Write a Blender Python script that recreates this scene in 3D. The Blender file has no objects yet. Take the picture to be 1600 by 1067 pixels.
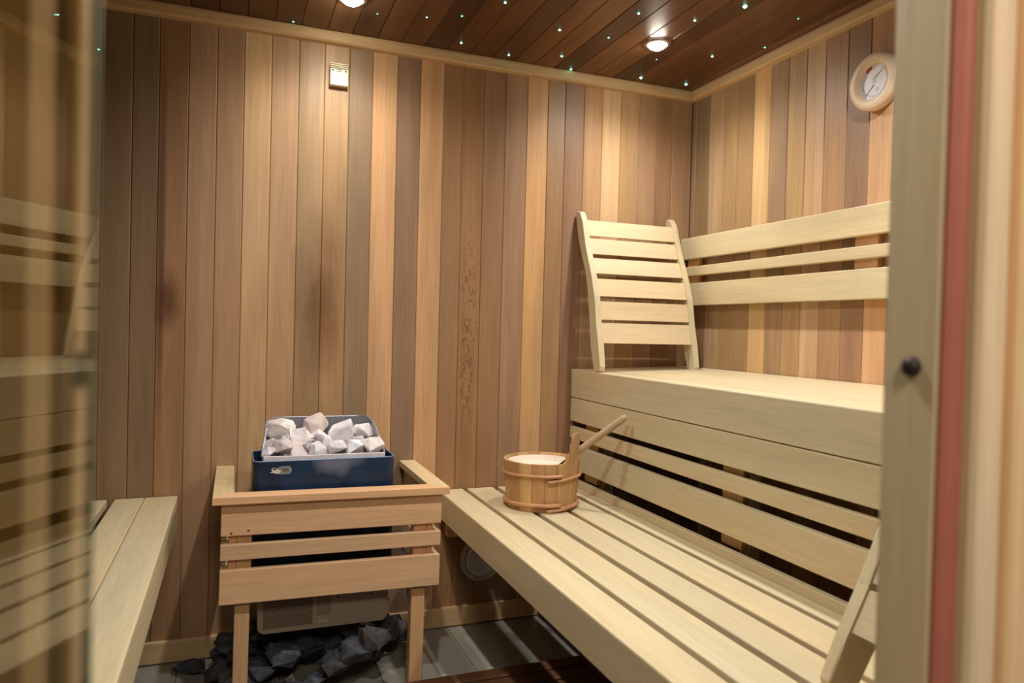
import bpy, bmesh, math, random
from mathutils import Vector, Matrix
random.seed(7)
SC = bpy.context.scene
COL = SC.collection

# ------------------------------------------------------------------ camera
F_PX, YAW, PITCH, ROLL, CAM_H = 1126.81, 0.3679318, -0.0171109, 0.0248994, 1.10357
fw = Vector((math.sin(YAW)*math.cos(PITCH), math.cos(YAW)*math.cos(PITCH), math.sin(PITCH)))
rt = Vector((math.cos(YAW), -math.sin(YAW), 0)); up = rt.cross(fw)
r2 = rt*math.cos(ROLL) + up*math.sin(ROLL); u2 = up*math.cos(ROLL) - rt*math.sin(ROLL)
cd = bpy.data.cameras.new('camera'); cam = bpy.data.objects.new('camera', cd); COL.objects.link(cam)
cam.matrix_world = Matrix(((r2.x, u2.x, -fw.x, 0), (r2.y, u2.y, -fw.y, 0), (r2.z, u2.z, -fw.z, CAM_H), (0, 0, 0, 1)))
cd.sensor_width = 36; cd.lens = F_PX/1600*36; cd.clip_start = 0.02
cd.dof.use_dof = True; cd.dof.focus_distance = 2.3; cd.dof.aperture_fstop = 3.5
SC.camera = cam

# ------------------------------------------------------------------ light and exposure
SC.view_settings.view_transform = 'Standard'; SC.view_settings.look = 'None'
SC.view_settings.gamma = 1; SC.view_settings.use_curve_mapping = False
SC.view_settings.exposure = 0.0
SC.cycles.max_bounces = 8; SC.cycles.diffuse_bounces = 5
w = bpy.data.worlds.new('world'); SC.world = w; w.use_nodes = True
w.node_tree.nodes['Background'].inputs[0].default_value = (1.0, 0.88, 0.72, 1)
w.node_tree.nodes['Background'].inputs[1].default_value = 0.19
CEIL = 2.10
LAMPS = [(1.344, 2.165), (0.318, 2.252), (1.344, 1.17), (0.318, 1.17)]
LAMP_W = [27, 19, 50, 52]
def spot(name, loc, rot, watts, cone, blend, col, rad):
    l = bpy.data.lights.new(name, 'SPOT'); l.energy = watts; l.color = col
    l.spot_size = math.radians(cone); l.spot_blend = blend; l.shadow_soft_size = rad
    o = bpy.data.objects.new(name, l); o.location = loc; o.rotation_euler = rot; COL.objects.link(o); return o
for (lx, ly), wt in zip(LAMPS, LAMP_W):
    spot('downlight_beam', (lx, ly, CEIL-0.03), (0, 0, 0), wt, 158, 1.0, (1.0, 0.965, 0.925), 0.022)
# the hallway lamp behind the visitor
hl = bpy.data.lights.new('hallway_lamp', 'AREA'); hl.shape = 'DISK'; hl.size = 0.5; hl.energy = 22; hl.color = (1.0, 0.90, 0.74)
ho = bpy.data.objects.new('hallway_lamp', hl); ho.location = (0.1, -0.75, 2.25); COL.objects.link(ho)
ho.rotation_euler = (math.radians(28), 0, math.radians(-12))

# ------------------------------------------------------------------ helpers
def lin(c):
    return tuple(((v/255)/12.92 if v/255 <= 0.04045 else ((v/255+0.055)/1.055)**2.4) for v in c)+(1,)
WORLD = {}
def wloc(p): return WORLD.get(p, Vector((0, 0, 0)))
def tag(o, label=None, cat=None, group=None, kind=None):
    if label: o['label'] = label
    if cat: o['category'] = cat
    if group: o['group'] = group
    if kind: o['kind'] = kind
    return o
def empty(name, loc, label=None, cat=None, group=None):
    o = bpy.data.objects.new(name, None); o.location = loc; o.empty_display_size = 0.05
    COL.objects.link(o); WORLD[o] = Vector(loc); return tag(o, label, cat, group)
def build(bm, name, mat, parent=None, color=None, smooth=False, base=False):
    """link bm (world coordinates, before any root rotation) as one mesh object with its origin at its middle"""
    bmesh.ops.recalc_face_normals(bm, faces=bm.faces)
    xs = [v.co.copy() for v in bm.verts]
    lo = Vector([min(v[i] for v in xs) for i in range(3)]); hi = Vector([max(v[i] for v in xs) for i in range(3)])
    c = (lo+hi)/2
    if base: c.z = lo.z
    for v in bm.verts: v.co -= c
    me = bpy.data.meshes.new(name); bm.to_mesh(me); bm.free()
    for m in (mat if isinstance(mat, list) else [mat]): me.materials.append(m)
    if smooth:
        for p in me.polygons: p.use_smooth = True
    o = bpy.data.objects.new(name, me); COL.objects.link(o)
    o.location = c-wloc(parent); o.parent = parent; WORLD[o] = c
    if color: o.color = lin(color)
    return o
def add_box(bm, x0, x1, y0, y1, z0, z1, bev=0.0, seg=1):
    r = bmesh.ops.create_cube(bm, size=1)
    for v in r['verts']:
        v.co = Vector(((x0+x1)/2+v.co.x*(x1-x0), (y0+y1)/2+v.co.y*(y1-y0), (z0+z1)/2+v.co.z*(z1-z0)))
    if bev:
        es = list({e for v in r['verts'] for e in v.link_edges})
        bmesh.ops.bevel(bm, geom=es, offset=bev, segments=seg, affect='EDGES', profile=0.5)
def box(name, mat, parent, x0, x1, y0, y1, z0, z1, bev=0.002, seg=1, color=None):
    bm = bmesh.new(); add_box(bm, x0, x1, y0, y1, z0, z1, bev, seg)
    return build(bm, name, mat, parent, color)
def add_prism(bm, pts, axis, a, b, bev=0.0, seg=1):
    """extrude a 2-D outline along axis from a to b"""
    def P(u, v, t): return {'x': (t, u, v), 'y': (u, t, v), 'z': (u, v, t)}[axis]
    A = [bm.verts.new(P(u, v, a)) for u, v in pts]; B = [bm.verts.new(P(u, v, b)) for u, v in pts]
    n = len(pts); f = [bm.faces.new(A), bm.faces.new(list(reversed(B)))]
    for i in range(n): f.append(bm.faces.new([A[i], B[i], B[(i+1) % n], A[(i+1) % n]]))
    if bev:
        es = list({e for q in f[:2] for e in q.edges})
        bmesh.ops.bevel(bm, geom=es, offset=bev, segments=seg, affect='EDGES', profile=0.5)
def rounded(x0, x1, y0, y1, r, n=5):
    out = []
    for cx, cy, a0 in ((x1-r, y1-r, 0), (x0+r, y1-r, 90), (x0+r, y0+r, 180), (x1-r, y0+r, 270)):
        for k in range(n+1):
            a = math.radians(a0+90*k/n); out.append((cx+r*math.cos(a), cy+r*math.sin(a)))
    return out
def add_lathe(bm, prof, seg=48, close=True, M=None):
    """prof: (radius, height) list, a closed outline turned around z"""
    M = M or Matrix.Identity(4); rings = []
    for r, z in prof:
        if r < 1e-6: rings.append([bm.verts.new(M @ Vector((0, 0, z)))])
        else: rings.append([bm.verts.new(M @ Vector((r*math.cos(2*math.pi*k/seg), r*math.sin(2*math.pi*k/seg), z))) for k in range(seg)])
    n = len(rings)
    for i in range(n if close else n-1):
        a, b = rings[i], rings[(i+1) % n]
        for k in range(seg):
            q = [a[k % len(a)], a[(k+1) % len(a)], b[(k+1) % len(b)], b[k % len(b)]]
            q = [v for j, v in enumerate(q) if v not in q[:j]]
            if len(q) >= 3:
                try: bm.faces.new(q)
                except ValueError: pass
def add_tube(bm, path, rad, seg=10, closed=False):
    n = len(path); path = [Vector(p) for p in path]; rings = []; nrm = None
    for i, p in enumerate(path):
        a = path[(i-1) % n] if (closed or i > 0) else p; b = path[(i+1) % n] if (closed or i < n-1) else p
        t = (b-a).normalized()
        if nrm is None: nrm = t.orthogonal().normalized()
        nrm = (nrm - t*nrm.dot(t)).normalized(); bi = t.cross(nrm)
        r = rad(i/(n-1)) if callable(rad) else rad
        rings.append([bm.verts.new(p+(nrm*math.cos(2*math.pi*k/seg)+bi*math.sin(2*math.pi*k/seg))*r) for k in range(seg)])
    for i in range(n if closed else n-1):
        a, b = rings[i], rings[(i+1) % n]
        off = 0
        if closed and i == n-1:
            off = min(range(seg), key=lambda s: (a[0].co-b[s].co).length)
        for k in range(seg): bm.faces.new([a[k], a[(k+1) % seg], b[(k+1+off) % seg], b[(k+off) % seg]])
    if not closed: bm.faces.new(list(reversed(rings[0]))); bm.faces.new(rings[-1])

# ------------------------------------------------------------------ materials
def nt(name):
    m = bpy.data.materials.new(name); m.use_nodes = True; t = m.node_tree
    return m, t, t.nodes['Principled BSDF']
def N(t, kind, **kw):
    n = t.nodes.new(kind)
    for k, v in kw.items():
        if isinstance(k, str) and hasattr(n, k): setattr(n, k, v)
    return n
def ramp(t, src, stops):
    r = t.nodes.new('ShaderNodeValToRGB'); e = r.color_ramp.elements
    e[0].position, e[0].color = stops[0][0], stops[0][1]
    e[1].position, e[1].color = stops[-1][0], stops[-1][1]
    for p, c in stops[1:-1]:
        q = e.new(p); q.color = c
    t.links.new(src, r.inputs[0]); return r.outputs[0]
def g(v): return (v, v, v, 1)
def mixc(t, mode, fac, a, b):
    m = t.nodes.new('ShaderNodeMix'); m.data_type = 'RGBA'; m.blend_type = mode
    for s, v in ((m.inputs[0], fac), (m.inputs[6], a), (m.inputs[7], b)):
        if hasattr(v, 'links'): t.links.new(v, s)
        else: s.default_value = v
    return m.outputs[2]
def blob(t, pos, cx, cz, rx, rz, soft=0.6, wob=None):
    """elliptical stain mask on the back wall from world position, 1 in the middle"""
    s = N(t, 'ShaderNodeVectorMath', operation='SUBTRACT'); t.links.new(pos, s.inputs[0]); s.inputs[1].default_value = (cx, 0, cz)
    d = N(t, 'ShaderNodeVectorMath', operation='MULTIPLY'); t.links.new(s.outputs[0], d.inputs[0]); d.inputs[1].default_value = (1/rx, 0, 1/rz)
    l = N(t, 'ShaderNodeVectorMath', operation='LENGTH'); t.links.new(d.outputs[0], l.inputs[0])
    out = l.outputs['Value']
    if wob is not None:
        a = N(t, 'ShaderNodeMath', operation='ADD'); t.links.new(out, a.inputs[0]); t.links.new(wob, a.inputs[1]); out = a.outputs[0]
    return ramp(t, out, [(1-soft if soft < 1 else 0, g(1)), (1.0, g(0))])
def wood(name, axis, base=None, contrast=0.25, rough=0.5, fine=1.0, wall=False, streak=0.5, spec=0.35):
    m, t, b = nt(name)
    oi = N(t, 'ShaderNodeObjectInfo'); tc = N(t, 'ShaderNodeTexCoord')
    rnd = N(t, 'ShaderNodeMath', operation='MULTIPLY'); rnd.inputs[1].default_value = 37.0; t.links.new(oi.outputs['Random'], rnd.inputs[0])
    add = N(t, 'ShaderNodeVectorMath', operation='ADD'); t.links.new(tc.outputs['Object'], add.inputs[0]); t.links.new(rnd.outputs[0], add.inputs[1])
    def coords(s_long, s_cross):
        mp = N(t, 'ShaderNodeVectorMath', operation='MULTIPLY'); t.links.new(add.outputs[0], mp.inputs[0])
        mp.inputs[1].default_value = tuple(s_long if 'xyz'[i] == axis else s_cross for i in range(3)); return mp.outputs[0]
    def noise(s_long, s_cross, detail=3, dist=0.0):
        n = N(t, 'ShaderNodeTexNoise'); t.links.new(coords(s_long, s_cross), n.inputs['Vector'])
        n.inputs['Scale'].default_value = 1; n.inputs['Detail'].default_value = detail; n.inputs['Distortion'].default_value = dist; return n.outputs['Fac']
    broad = ramp(t, noise(0.9, 9, 2, 0.6), [(0.3, g(1-contrast)), (0.7, g(1+contrast*0.35))])
    grain = ramp(t, noise(2.2*fine, 60*fine, 4, 1.2), [(0.3, g(1-contrast*streak)), (0.65, g(1.03))])
    fineg = ramp(t, noise(9*fine, 320*fine, 2), [(0.3, g(0.93)), (0.7, g(1.04))])
    col = oi.outputs['Color'] if base is None else lin(base)
    c = mixc(t, 'MULTIPLY', 1.0, col, broad); c = mixc(t, 'MULTIPLY', 1.0, c, grain); c = mixc(t, 'MULTIPLY', 1.0, c, fineg)
    # slight reddening and greying along the board
    tint = ramp(t, noise(0.7, 5, 1), [(0.35, (1.05, 0.97, 0.90, 1)), (0.65, (0.96, 1.0, 1.04, 1))]); c = mixc(t, 'MULTIPLY', 0.7, c, tint)
    if wall:
        geo = N(t, 'ShaderNodeNewGeometry'); pos = geo.outputs['Position']
        wob = N(t, 'ShaderNodeTexNoise'); t.links.new(pos, wob.inputs['Vector']); wob.inputs['Scale'].default_value = 14; wob.inputs['Detail'].default_value = 4
        wv = N(t, 'ShaderNodeMath', operation='MULTIPLY_ADD'); t.links.new(wob.outputs['Fac'], wv.inputs[0]); wv.inputs[1].default_value = 0.4; wv.inputs[2].default_value = -0.20
        st = blob(t, pos, 0.272, 1.20, 0.105, 0.36, 0.85, wv.outputs[0])
        st2 = blob(t, pos, 0.285, 1.13, 0.07, 0.20, 0.8, wv.outputs[0])
        c = mixc(t, 'MULTIPLY', st, c, (0.55, 0.48, 0.44, 1)); c = mixc(t, 'MULTIPLY', st2, c, (0.78, 0.70, 0.64, 1))
        k = blob(t, pos, -0.20, 1.17, 0.045, 0.12, 0.8, wv.outputs[0]); c = mixc(t, 'MULTIPLY', k, c, (0.42, 0.33, 0.30, 1))
        k = blob(t, pos, -0.222, 1.35, 0.016, 0.75, 0.7, wv.outputs[0]); c = mixc(t, 'MULTIPLY', k, c, (0.45, 0.38, 0.36, 1))
        # flecked grain on one board
        vo = N(t, 'ShaderNodeTexNoise'); vm = N(t, 'ShaderNodeVectorMath', operation='MULTIPLY'); t.links.new(pos, vm.inputs[0]); vm.inputs[1].default_value = (130, 1, 45)
        t.links.new(vm.outputs[0], vo.inputs['Vector']); vo.inputs['Scale'].default_value = 1; vo.inputs['Detail'].default_value = 2; vo.inputs['Distortion'].default_value = 1.0
        sp = ramp(t, vo.outputs['Fac'], [(0.52, g(0)), (0.6, g(1))]); area = blob(t, pos, 0.808, 1.08, 0.038, 0.5, 0.5)
        sm = mixc(t, 'MULTIPLY', 1.0, sp, area); c = mixc(t, 'MULTIPLY', sm, c, (0.62, 0.52, 0.46, 1))
    t.links.new(c, b.inputs['Base Color'])
    b.inputs['Roughness'].default_value = rough; b.inputs['Specular IOR Level'].default_value = spec
    bp = N(t, 'ShaderNodeBump'); bp.inputs['Strength'].default_value = 0.12; bp.inputs['Distance'].default_value = 0.002
    t.links.new(noise(9*fine, 320*fine, 2), bp.inputs['Height']); t.links.new(bp.outputs[0], b.inputs['Normal'])
    return m
def plain(name, col, rough=0.5, metal=0.0, spec=0.5, var=0.0, scale=20):
    m, t, b = nt(name); b.inputs['Base Color'].default_value = lin(col); b.inputs['Roughness'].default_value = rough
    b.inputs['Metallic'].default_value = metal; b.inputs['Specular IOR Level'].default_value = spec
    if var:
        tc = N(t, 'ShaderNodeTexCoord'); n = N(t, 'ShaderNodeTexNoise'); t.links.new(tc.outputs['Object'], n.inputs['Vector']); n.inputs['Scale'].default_value = scale; n.inputs['Detail'].default_value = 5
        r = ramp(t, n.outputs['Fac'], [(0.3, g(1-var)), (0.7, g(1+var*0.4))]); t.links.new(mixc(t, 'MULTIPLY', 1.0, lin(col), r), b.inputs['Base Color'])
    return m
def emit(name, col, s):
    m, t, b = nt(name); b.inputs['Base Color'].default_value = lin(col); b.inputs['Emission Color'].default_value = lin(col); b.inputs['Emission Strength'].default_value = s
    return m
CEDAR = wood('cedar_board', 'z', None, 0.22, 0.42, wall=True, streak=0.55)
CEDAR_Y = wood('dark_cedar_ceiling_board', 'y', None, 0.35, 0.38, streak=0.7, spec=0.4)
BENCH = wood('pale_bench_wood_lengthwise', 'y', (217, 201, 162), 0.10, 0.45, streak=0.6)
BENCH_Z = wood('pale_bench_wood_upright', 'z', (217, 201, 162), 0.10, 0.45, streak=0.6)
BENCH_X = wood('pale_bench_wood_crosswise', 'x', (226, 206, 168), 0.10, 0.45, streak=0.6)
TRIM_X = wood('honey_trim_crosswise', 'x', (212, 178, 132), 0.16, 0.45)
TRIM_Y = wood('honey_trim_lengthwise', 'y', (222, 190, 146), 0.16, 0.45)
GUARD_X = wood('pine_guard_crosswise', 'x', (226, 184, 140), 0.14, 0.5, streak=0.7)
GUARD_Y = wood('pine_guard_lengthwise', 'y', (226, 200, 154), 0.14, 0.5, streak=0.7)
GUARD_Z = wood('pine_guard_upright', 'z', (220, 176, 130), 0.14, 0.5, streak=0.7)
JAMB = wood('door_frame_wood', 'z', (208, 186, 146), 0.08, 0.55, streak=0.4)
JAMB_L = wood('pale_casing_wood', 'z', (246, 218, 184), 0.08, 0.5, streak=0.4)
OUTER = wood('hallway_panel_wood', 'z', (250, 212, 164), 0.07, 0.6, streak=0.4)
DUCK = wood('red_brown_floor_slat', 'x', (100, 66, 42), 0.35, 0.45, streak=0.7)
TRIMZ = wood('honey_post_upright', 'z', (186, 148, 102), 0.16, 0.5)
DARKWOOD = wood('dark_cedar_backing', 'z', (58, 38, 24), 0.3, 0.6)
BARREL = wood('bucket_wood', 'z', None, 0.22, 0.45, streak=0.8, fine=1.5)
HOOP = plain('bent_wood_hoop', (196, 146, 104), 0.45, var=0.12, scale=30)
LADLEW = wood('ladle_handle_wood', 'z', (196, 166, 130), 0.2, 0.5, fine=2)
CREAM = plain('cream_plastic', (240, 230, 196), 0.4)
DARK = plain('dark_slot', (40, 34, 24), 0.7)
WHITE = plain('white_liner_plastic', (240, 226, 208), 0.35)
STEEL = plain('brushed_grey_steel', (150, 152, 160), 0.35, 0.7, var=0.1)
STEELW = plain('scaled_liner_edge', (215, 210, 215), 0.5, 0.2, var=0.1)
PANEL = plain('beige_enamel_panel', (166, 150, 132), 0.45, 0.0, var=0.08, scale=8)
BLACK = plain('black_rubber', (38, 30, 26), 0.5)
SEAL = plain('red_brown_door_seal', (180, 106, 88), 0.55, var=0.06, scale=15)
SCREW = plain('screw_steel', (96, 86, 74), 0.4, 0.7)
def heater_blue():
    m, t, b = nt('dark_blue_enamel')
    tc = N(t, 'ShaderNodeTexCoord'); n = N(t, 'ShaderNodeTexNoise'); t.links.new(tc.outputs['Object'], n.inputs['Vector']); n.inputs['Scale'].default_value = 18; n.inputs['Detail'].default_value = 6
    c = ramp(t, n.outputs['Fac'], [(0.3, lin((14, 34, 58))), (0.7, lin((24, 52, 84)))])
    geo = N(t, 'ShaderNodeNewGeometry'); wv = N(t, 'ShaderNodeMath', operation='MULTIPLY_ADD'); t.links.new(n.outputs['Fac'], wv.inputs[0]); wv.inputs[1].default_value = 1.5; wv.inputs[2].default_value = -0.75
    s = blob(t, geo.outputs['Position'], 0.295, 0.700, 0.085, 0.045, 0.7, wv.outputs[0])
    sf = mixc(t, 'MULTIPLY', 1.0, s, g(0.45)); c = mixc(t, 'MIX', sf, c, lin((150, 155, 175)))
    t.links.new(c, b.inputs['Base Color']); b.inputs['Roughness'].default_value = 0.38; return m
BLUE = heater_blue()
BLUEEDGE = plain('worn_blue_rim', (120, 140, 170), 0.4, 0.2, var=0.2, scale=40)
def rockmat(name, a, b_, c_, veins=None):
    m, t, b = nt(name); tc = N(t, 'ShaderNodeTexCoord'); oi = N(t, 'ShaderNodeObjectInfo')
    ad = N(t, 'ShaderNodeVectorMath', operation='ADD'); t.links.new(tc.outputs['Object'], ad.inputs[0]); t.links.new(oi.outputs['Random'], ad.inputs[1])
    n = N(t, 'ShaderNodeTexNoise'); t.links.new(ad.outputs[0], n.inputs['Vector']); n.inputs['Scale'].default_value = 28; n.inputs['Detail'].default_value = 8; n.inputs['Roughness'].default_value = 0.65
    c = ramp(t, n.outputs['Fac'], [(0.3, lin(a)), (0.5, lin(b_)), (0.72, lin(c_))])
    if veins:
        v = N(t, 'ShaderNodeTexNoise'); t.links.new(ad.outputs[0], v.inputs['Vector']); v.inputs['Scale'].default_value = 9; v.inputs['Detail'].default_value = 3; v.inputs['Distortion'].default_value = 2
        c = mixc(t, 'MIX', ramp(t, v.outputs['Fac'], [(0.55, g(0)), (0.72, g(0.6))]), c, lin(veins))
    c = mixc(t, 'MULTIPLY', 1.0, c, oi.outputs['Color'])
    t.links.new(c, b.inputs['Base Color']); b.inputs['Roughness'].default_value = 0.85
    bp = N(t, 'ShaderNodeBump'); bp.inputs['Strength'].default_value = 0.7; bp.inputs['Distance'].default_value = 0.004
    t.links.new(n.outputs['Fac'], bp.inputs['Height']); t.links.new(bp.outputs[0], b.inputs['Normal']); return m
WROCK = rockmat('pale_sauna_stone', (206, 200, 202), (240, 238, 242), (252, 252, 255), (208, 184, 168))
DROCK = rockmat('dark_grey_stone', (44, 46, 50), (72, 75, 81), (106, 110, 118), (96, 84, 72))
FLOOR = plain('grey_floor_tile', (150, 146, 134), 0.28, var=0.12, scale=6)
GROUT = plain('dark_grout', (60, 56, 50), 0.8)
def glassmat(name, tint, edge=False):
    m = bpy.data.materials.new(name); m.use_nodes = True; t = m.node_tree
    for n in list(t.nodes):
        if n.type == 'BSDF_PRINCIPLED': t.nodes.remove(n)
    out = t.nodes['Material Output']; fr = N(t, 'ShaderNodeFresnel'); gb = N(t, 'ShaderNodeNewGeometry'); ior = N(t, 'ShaderNodeMath', operation='MULTIPLY_ADD')
    t.links.new(gb.outputs['Backfacing'], ior.inputs[0]); ior.inputs[1].default_value = 1/1.5-1.5; ior.inputs[2].default_value = 1.5; t.links.new(ior.outputs[0], fr.inputs[0])
    tr = N(t, 'ShaderNodeBsdfTransparent'); tr.inputs[0].default_value = tint
    gl = N(t, 'ShaderNodeBsdfGlossy'); gl.inputs['Roughness'].default_value = 0.0; gl.inputs[0].default_value = (1, 1, 1, 1)
    mx = N(t, 'ShaderNodeMixShader'); t.links.new(fr.outputs[0], mx.inputs[0]); t.links.new(tr.outputs[0], mx.inputs[1]); t.links.new(gl.outputs[0], mx.inputs[2])
    t.links.new(mx.outputs[0], out.inputs[0]); return m
GLASS = glassmat('bronze_tinted_glass', (0.80, 0.77, 0.66, 1))
GLASSEDGE = plain('green_glass_edge', (132, 136, 112), 0.3)
LAMPGLOW = emit('downlight_glow', (255, 246, 226), 160)
STAR = emit('star_point_glow', (120, 255, 232), 14)
STARDIM = emit('dim_star_point_glow', (110, 235, 215), 4)
CHROME = plain('chrome_ring', (210, 205, 195), 0.2, 1.0)

# ------------------------------------------------------------------ the room
D, R, L, FI = 2.5486, 1.7615, -0.75, 0.472           # back, right, left, inner face of the front wall
wb = box('wall_back', DARKWOOD, None, L-0.02, R+0.02, D+0.008, D+0.06, 0, CEIL+0.02, 0); tag(wb, kind='structure')
wr = box('wall_right', DARKWOOD, None, R+0.008, R+0.06, FI-0.07, D+0.008, 0, CEIL+0.02, 0); tag(wr, kind='structure')
wl = box('wall_left', DARKWOOD, None, L-0.06, L, FI-0.07, D+0.008, 0, CEIL+0.02, 0); tag(wl, kind='structure')
def soft(c, k=0.10, up=1.05):
    return tuple(min(255, (v+(m_-v)*k)*up) for v, m_ in zip(c, (166, 128, 88)))
def plank_prism(name, par, u0, u1, face, back, z0, z1, wallaxis, mat, color):
    """board with chamfered long edges; its face looks to -face side"""
    g_, ch = 0.0004, 0.0022; s = 1 if back > face else -1
    pts = [(u0+g_, back), (u0+g_, face+s*ch), (u0+g_+ch, face), (u1-g_-ch, face), (u1-g_, face+s*ch), (u1-g_, back)]
    bm = bmesh.new()
    if wallaxis == 'x': add_prism(bm, pts, 'z', z0, z1)
    elif wallaxis == 'y': add_prism(bm, [(b, a) for a, b in pts], 'z', z0, z1)
    else: add_prism(bm, pts, 'y', z0, z1)
    return build(bm, name, mat, par, color)
seams = [-0.75, -0.65, -0.56, -0.475, -0.393, -0.309, -0.234, -0.149, -0.065, 0.017, 0.102, 0.190, 0.274, 0.357, 0.438, 0.526, 0.610, 0.696, 0.769, 0.850, 0.935, 1.022, 1.107, 1.180, 1.262, 1.342, 1.424, 1.510, 1.592, 1.668, R]
cols = [(130, 104, 76)]*4+[(142, 116, 88), (136, 110, 84), (160, 120, 86), (176, 140, 108), (172, 136, 104), (204, 170, 128), (188, 150, 112), (178, 146, 108), (182, 148, 108), (148, 124, 98), (208, 166, 124), (142, 116, 94), (204, 160, 118), (156, 120, 86),
        (150, 114, 80), (148, 114, 84), (160, 126, 98), (208, 166, 118), (158, 126, 92), (146, 112, 88), (176, 142, 106), (212, 182, 142), (180, 148, 110), (168, 134, 104), (156, 122, 92), (170, 136, 106)]
for i in range(len(seams)-1):
    plank_prism('plank', wb, seams[i], seams[i+1], D, D+0.010, 0.0, CEIL-0.002, 'x', CEDAR, soft(cols[i]))
ys = [2.549, 2.520, 2.425, 2.342, 2.255, 2.165, 2.076, 1.990, 1.905, 1.822, 1.731, 1.645, 1.563, 1.478, 1.393, 1.308, 1.223, 1.138, 1.053, 0.968, 0.883, 0.798, 0.713, 0.628, 0.543, FI]
rc = [(150, 124, 96), (146, 122, 90), (186, 156, 122), (176, 144, 104), (156, 130, 96), (212, 176, 126), (168, 140, 110), (182, 150, 108), (206, 172, 134), (180, 144, 110), (170, 136, 108), (214, 172, 132), (178, 134, 102)]+[(185, 150, 112), (160, 130, 98)]*6
for i in range(len(ys)-1):
    plank_prism('plank', wr, ys[i+1], ys[i], R, R+0.010, 0.0, CEIL-0.002, 'y', CEDAR, soft(rc[i]))
ce = box('ceiling', DARKWOOD, None, L-0.06, R+0.06, FI-0.09, D+0.06, CEIL+0.012, CEIL+0.06, 0); tag(ce, kind='structure')
x = L; i = 0
cc = [(108, 70, 40), (88, 54, 32), (120, 79, 46), (96, 60, 38), (128, 88, 54), (104, 67, 38)]
x = 0.193-0.0841*11
while x < R-0.01:
    plank_prism('plank', ce, max(x, L), min(x+0.0841, R), CEIL, CEIL+0.013, FI, D, 'c', CEDAR_Y, cc[(i*5+i//3) % 6]); x += 0.0841; i += 1
fl = box('floor', GROUT, None, L-0.06, R+0.06, -0.9, D+0.06, -0.05, -0.004, 0); tag(fl, kind='structure')
for ix in range(9):
    for iy in range(7):
        x0 = L+ix*0.30; y0 = D-(iy+1)*0.36
        if y0+0.36 > 0.3: box('floor_tile', FLOOR, fl, x0+0.001, min(x0+0.299, R), y0+0.001, y0+0.359, -0.012, 0, 0.0008)
def trim(name, mat, x0, x1, y0, y1, z0, z1, bev=0.004):
    return tag(box(name, mat, None, x0, x1, y0, y1, z0, z1, bev, 2), kind='structure')
def cove(name, axis, a, b, wallc, sgn, mat):
    """ceiling trim with a sloped lower edge; sgn points from the wall into the room"""
    pts = [(wallc, CEIL-0.001), (wallc+sgn*0.024, CEIL-0.001), (wallc+sgn*0.026, CEIL-0.008), (wallc+sgn*0.024, CEIL-0.032), (wallc+sgn*0.018, CEIL-0.038), (wallc, CEIL-0.041)]
    bm = bmesh.new(); add_prism(bm, pts, axis, a, b); return tag(build(bm, name, mat, None), kind='structure')
cove('trim_1', 'x', L, R, D, -1, TRIM_X)
def covey(name, a, b, wallc, sgn, mat):
    pts = [(wallc, CEIL-0.001), (wallc+sgn*0.024, CEIL-0.001), (wallc+sgn*0.026, CEIL-0.008), (wallc+sgn*0.024, CEIL-0.032), (wallc+sgn*0.018, CEIL-0.038), (wallc, CEIL-0.041)]
    bm = bmesh.new(); add_prism(bm, pts, 'y', a, b); return tag(build(bm, name, mat, None), kind='structure')
bm = bmesh.new()
bm.free()
# for axis 'x' the outline is (y, z); for axis 'y' it is (x, z)
covey('trim_2', FI, D-0.026, R, -1, TRIM_Y)
trim('baseboard_back', TRIM_X, L, 1.11, D-0.016, D, 0.004, 0.075)
trim('baseboard_bench', DARKWOOD, 1.113, 1.128, 0.62, D-0.02, 0.0, 0.05, 0.002)

# front wall with the doorway
wf = box('wall_front', DARKWOOD, None, 0.61, R+0.06, 0.421, FI, 0, CEIL+0.06, 0); tag(wf, kind='structure')
box('side_panel', DARKWOOD, wf, L-0.06, -0.11, 0.421, FI, 0, CEIL+0.06, 0)
box('header_panel', DARKWOOD, wf, -0.11, 0.61, 0.421, FI, 2.06, CEIL+0.06, 0)
def vprof(name, pts, mat, z0, z1, par, bev=0.0):
    bm = bmesh.new(); add_prism(bm, pts, 'z', z0, z1, bev); return build(bm, name, mat, par)
HT = 2.06
LEFTP = wood('shade_darkened_hallway_panel', 'z', (150, 118, 70), 0.10, 0.6, streak=0.4)  # left panel wood darkened: its shade is put into the colour
PALEJ = wood('highlight_pale_frame_wood', 'z', (252, 226, 202), 0.06, 0.4, streak=0.4)  # near-white colour paints in the highlight stripes on the left frame
def bulge(x0, x1, y0, dep, n=8):
    return [(x0, y0)]+[(x0+(x1-x0)*(0.5-0.5*math.cos(math.pi*k/n)), y0-dep*math.sin(math.pi*k/n)) for k in range(1, n)]+[(x1, y0)]
# right side of the door frame, profile seen in plan
df = empty('trim_3', (0.528, 0.43, 0)); tag(df, kind='structure')
sc = lambda pts: [(u*0.8, v*0.8) for u, v in pts]
vprof('jamb_board', sc([(0.66, 0.573), (0.66, 0.525), (0.662, 0.523), (0.70, 0.523), (0.70, 0.588), (0.663, 0.588)]), JAMB, 0, HT-0.031, df)
vprof('rebate_board', sc([(0.685, 0.523), (0.685, 0.503), (0.687, 0.501), (0.76, 0.501), (0.76, 0.523)]), JAMB, 0, HT-0.031, df)
vprof('door_seal', sc([(0.6625, 0.5228), (0.662, 0.518), (0.666, 0.513), (0.672, 0.512), (0.674, 0.5145), (0.678, 0.511), (0.6845, 0.512), (0.6845, 0.5228)]), SEAL, 0, HT-0.031, df)
vprof('casing', sc(bulge(0.688, 0.722, 0.5005, 0.010)), JAMB_L, 0, HT+0.05, df)
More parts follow.
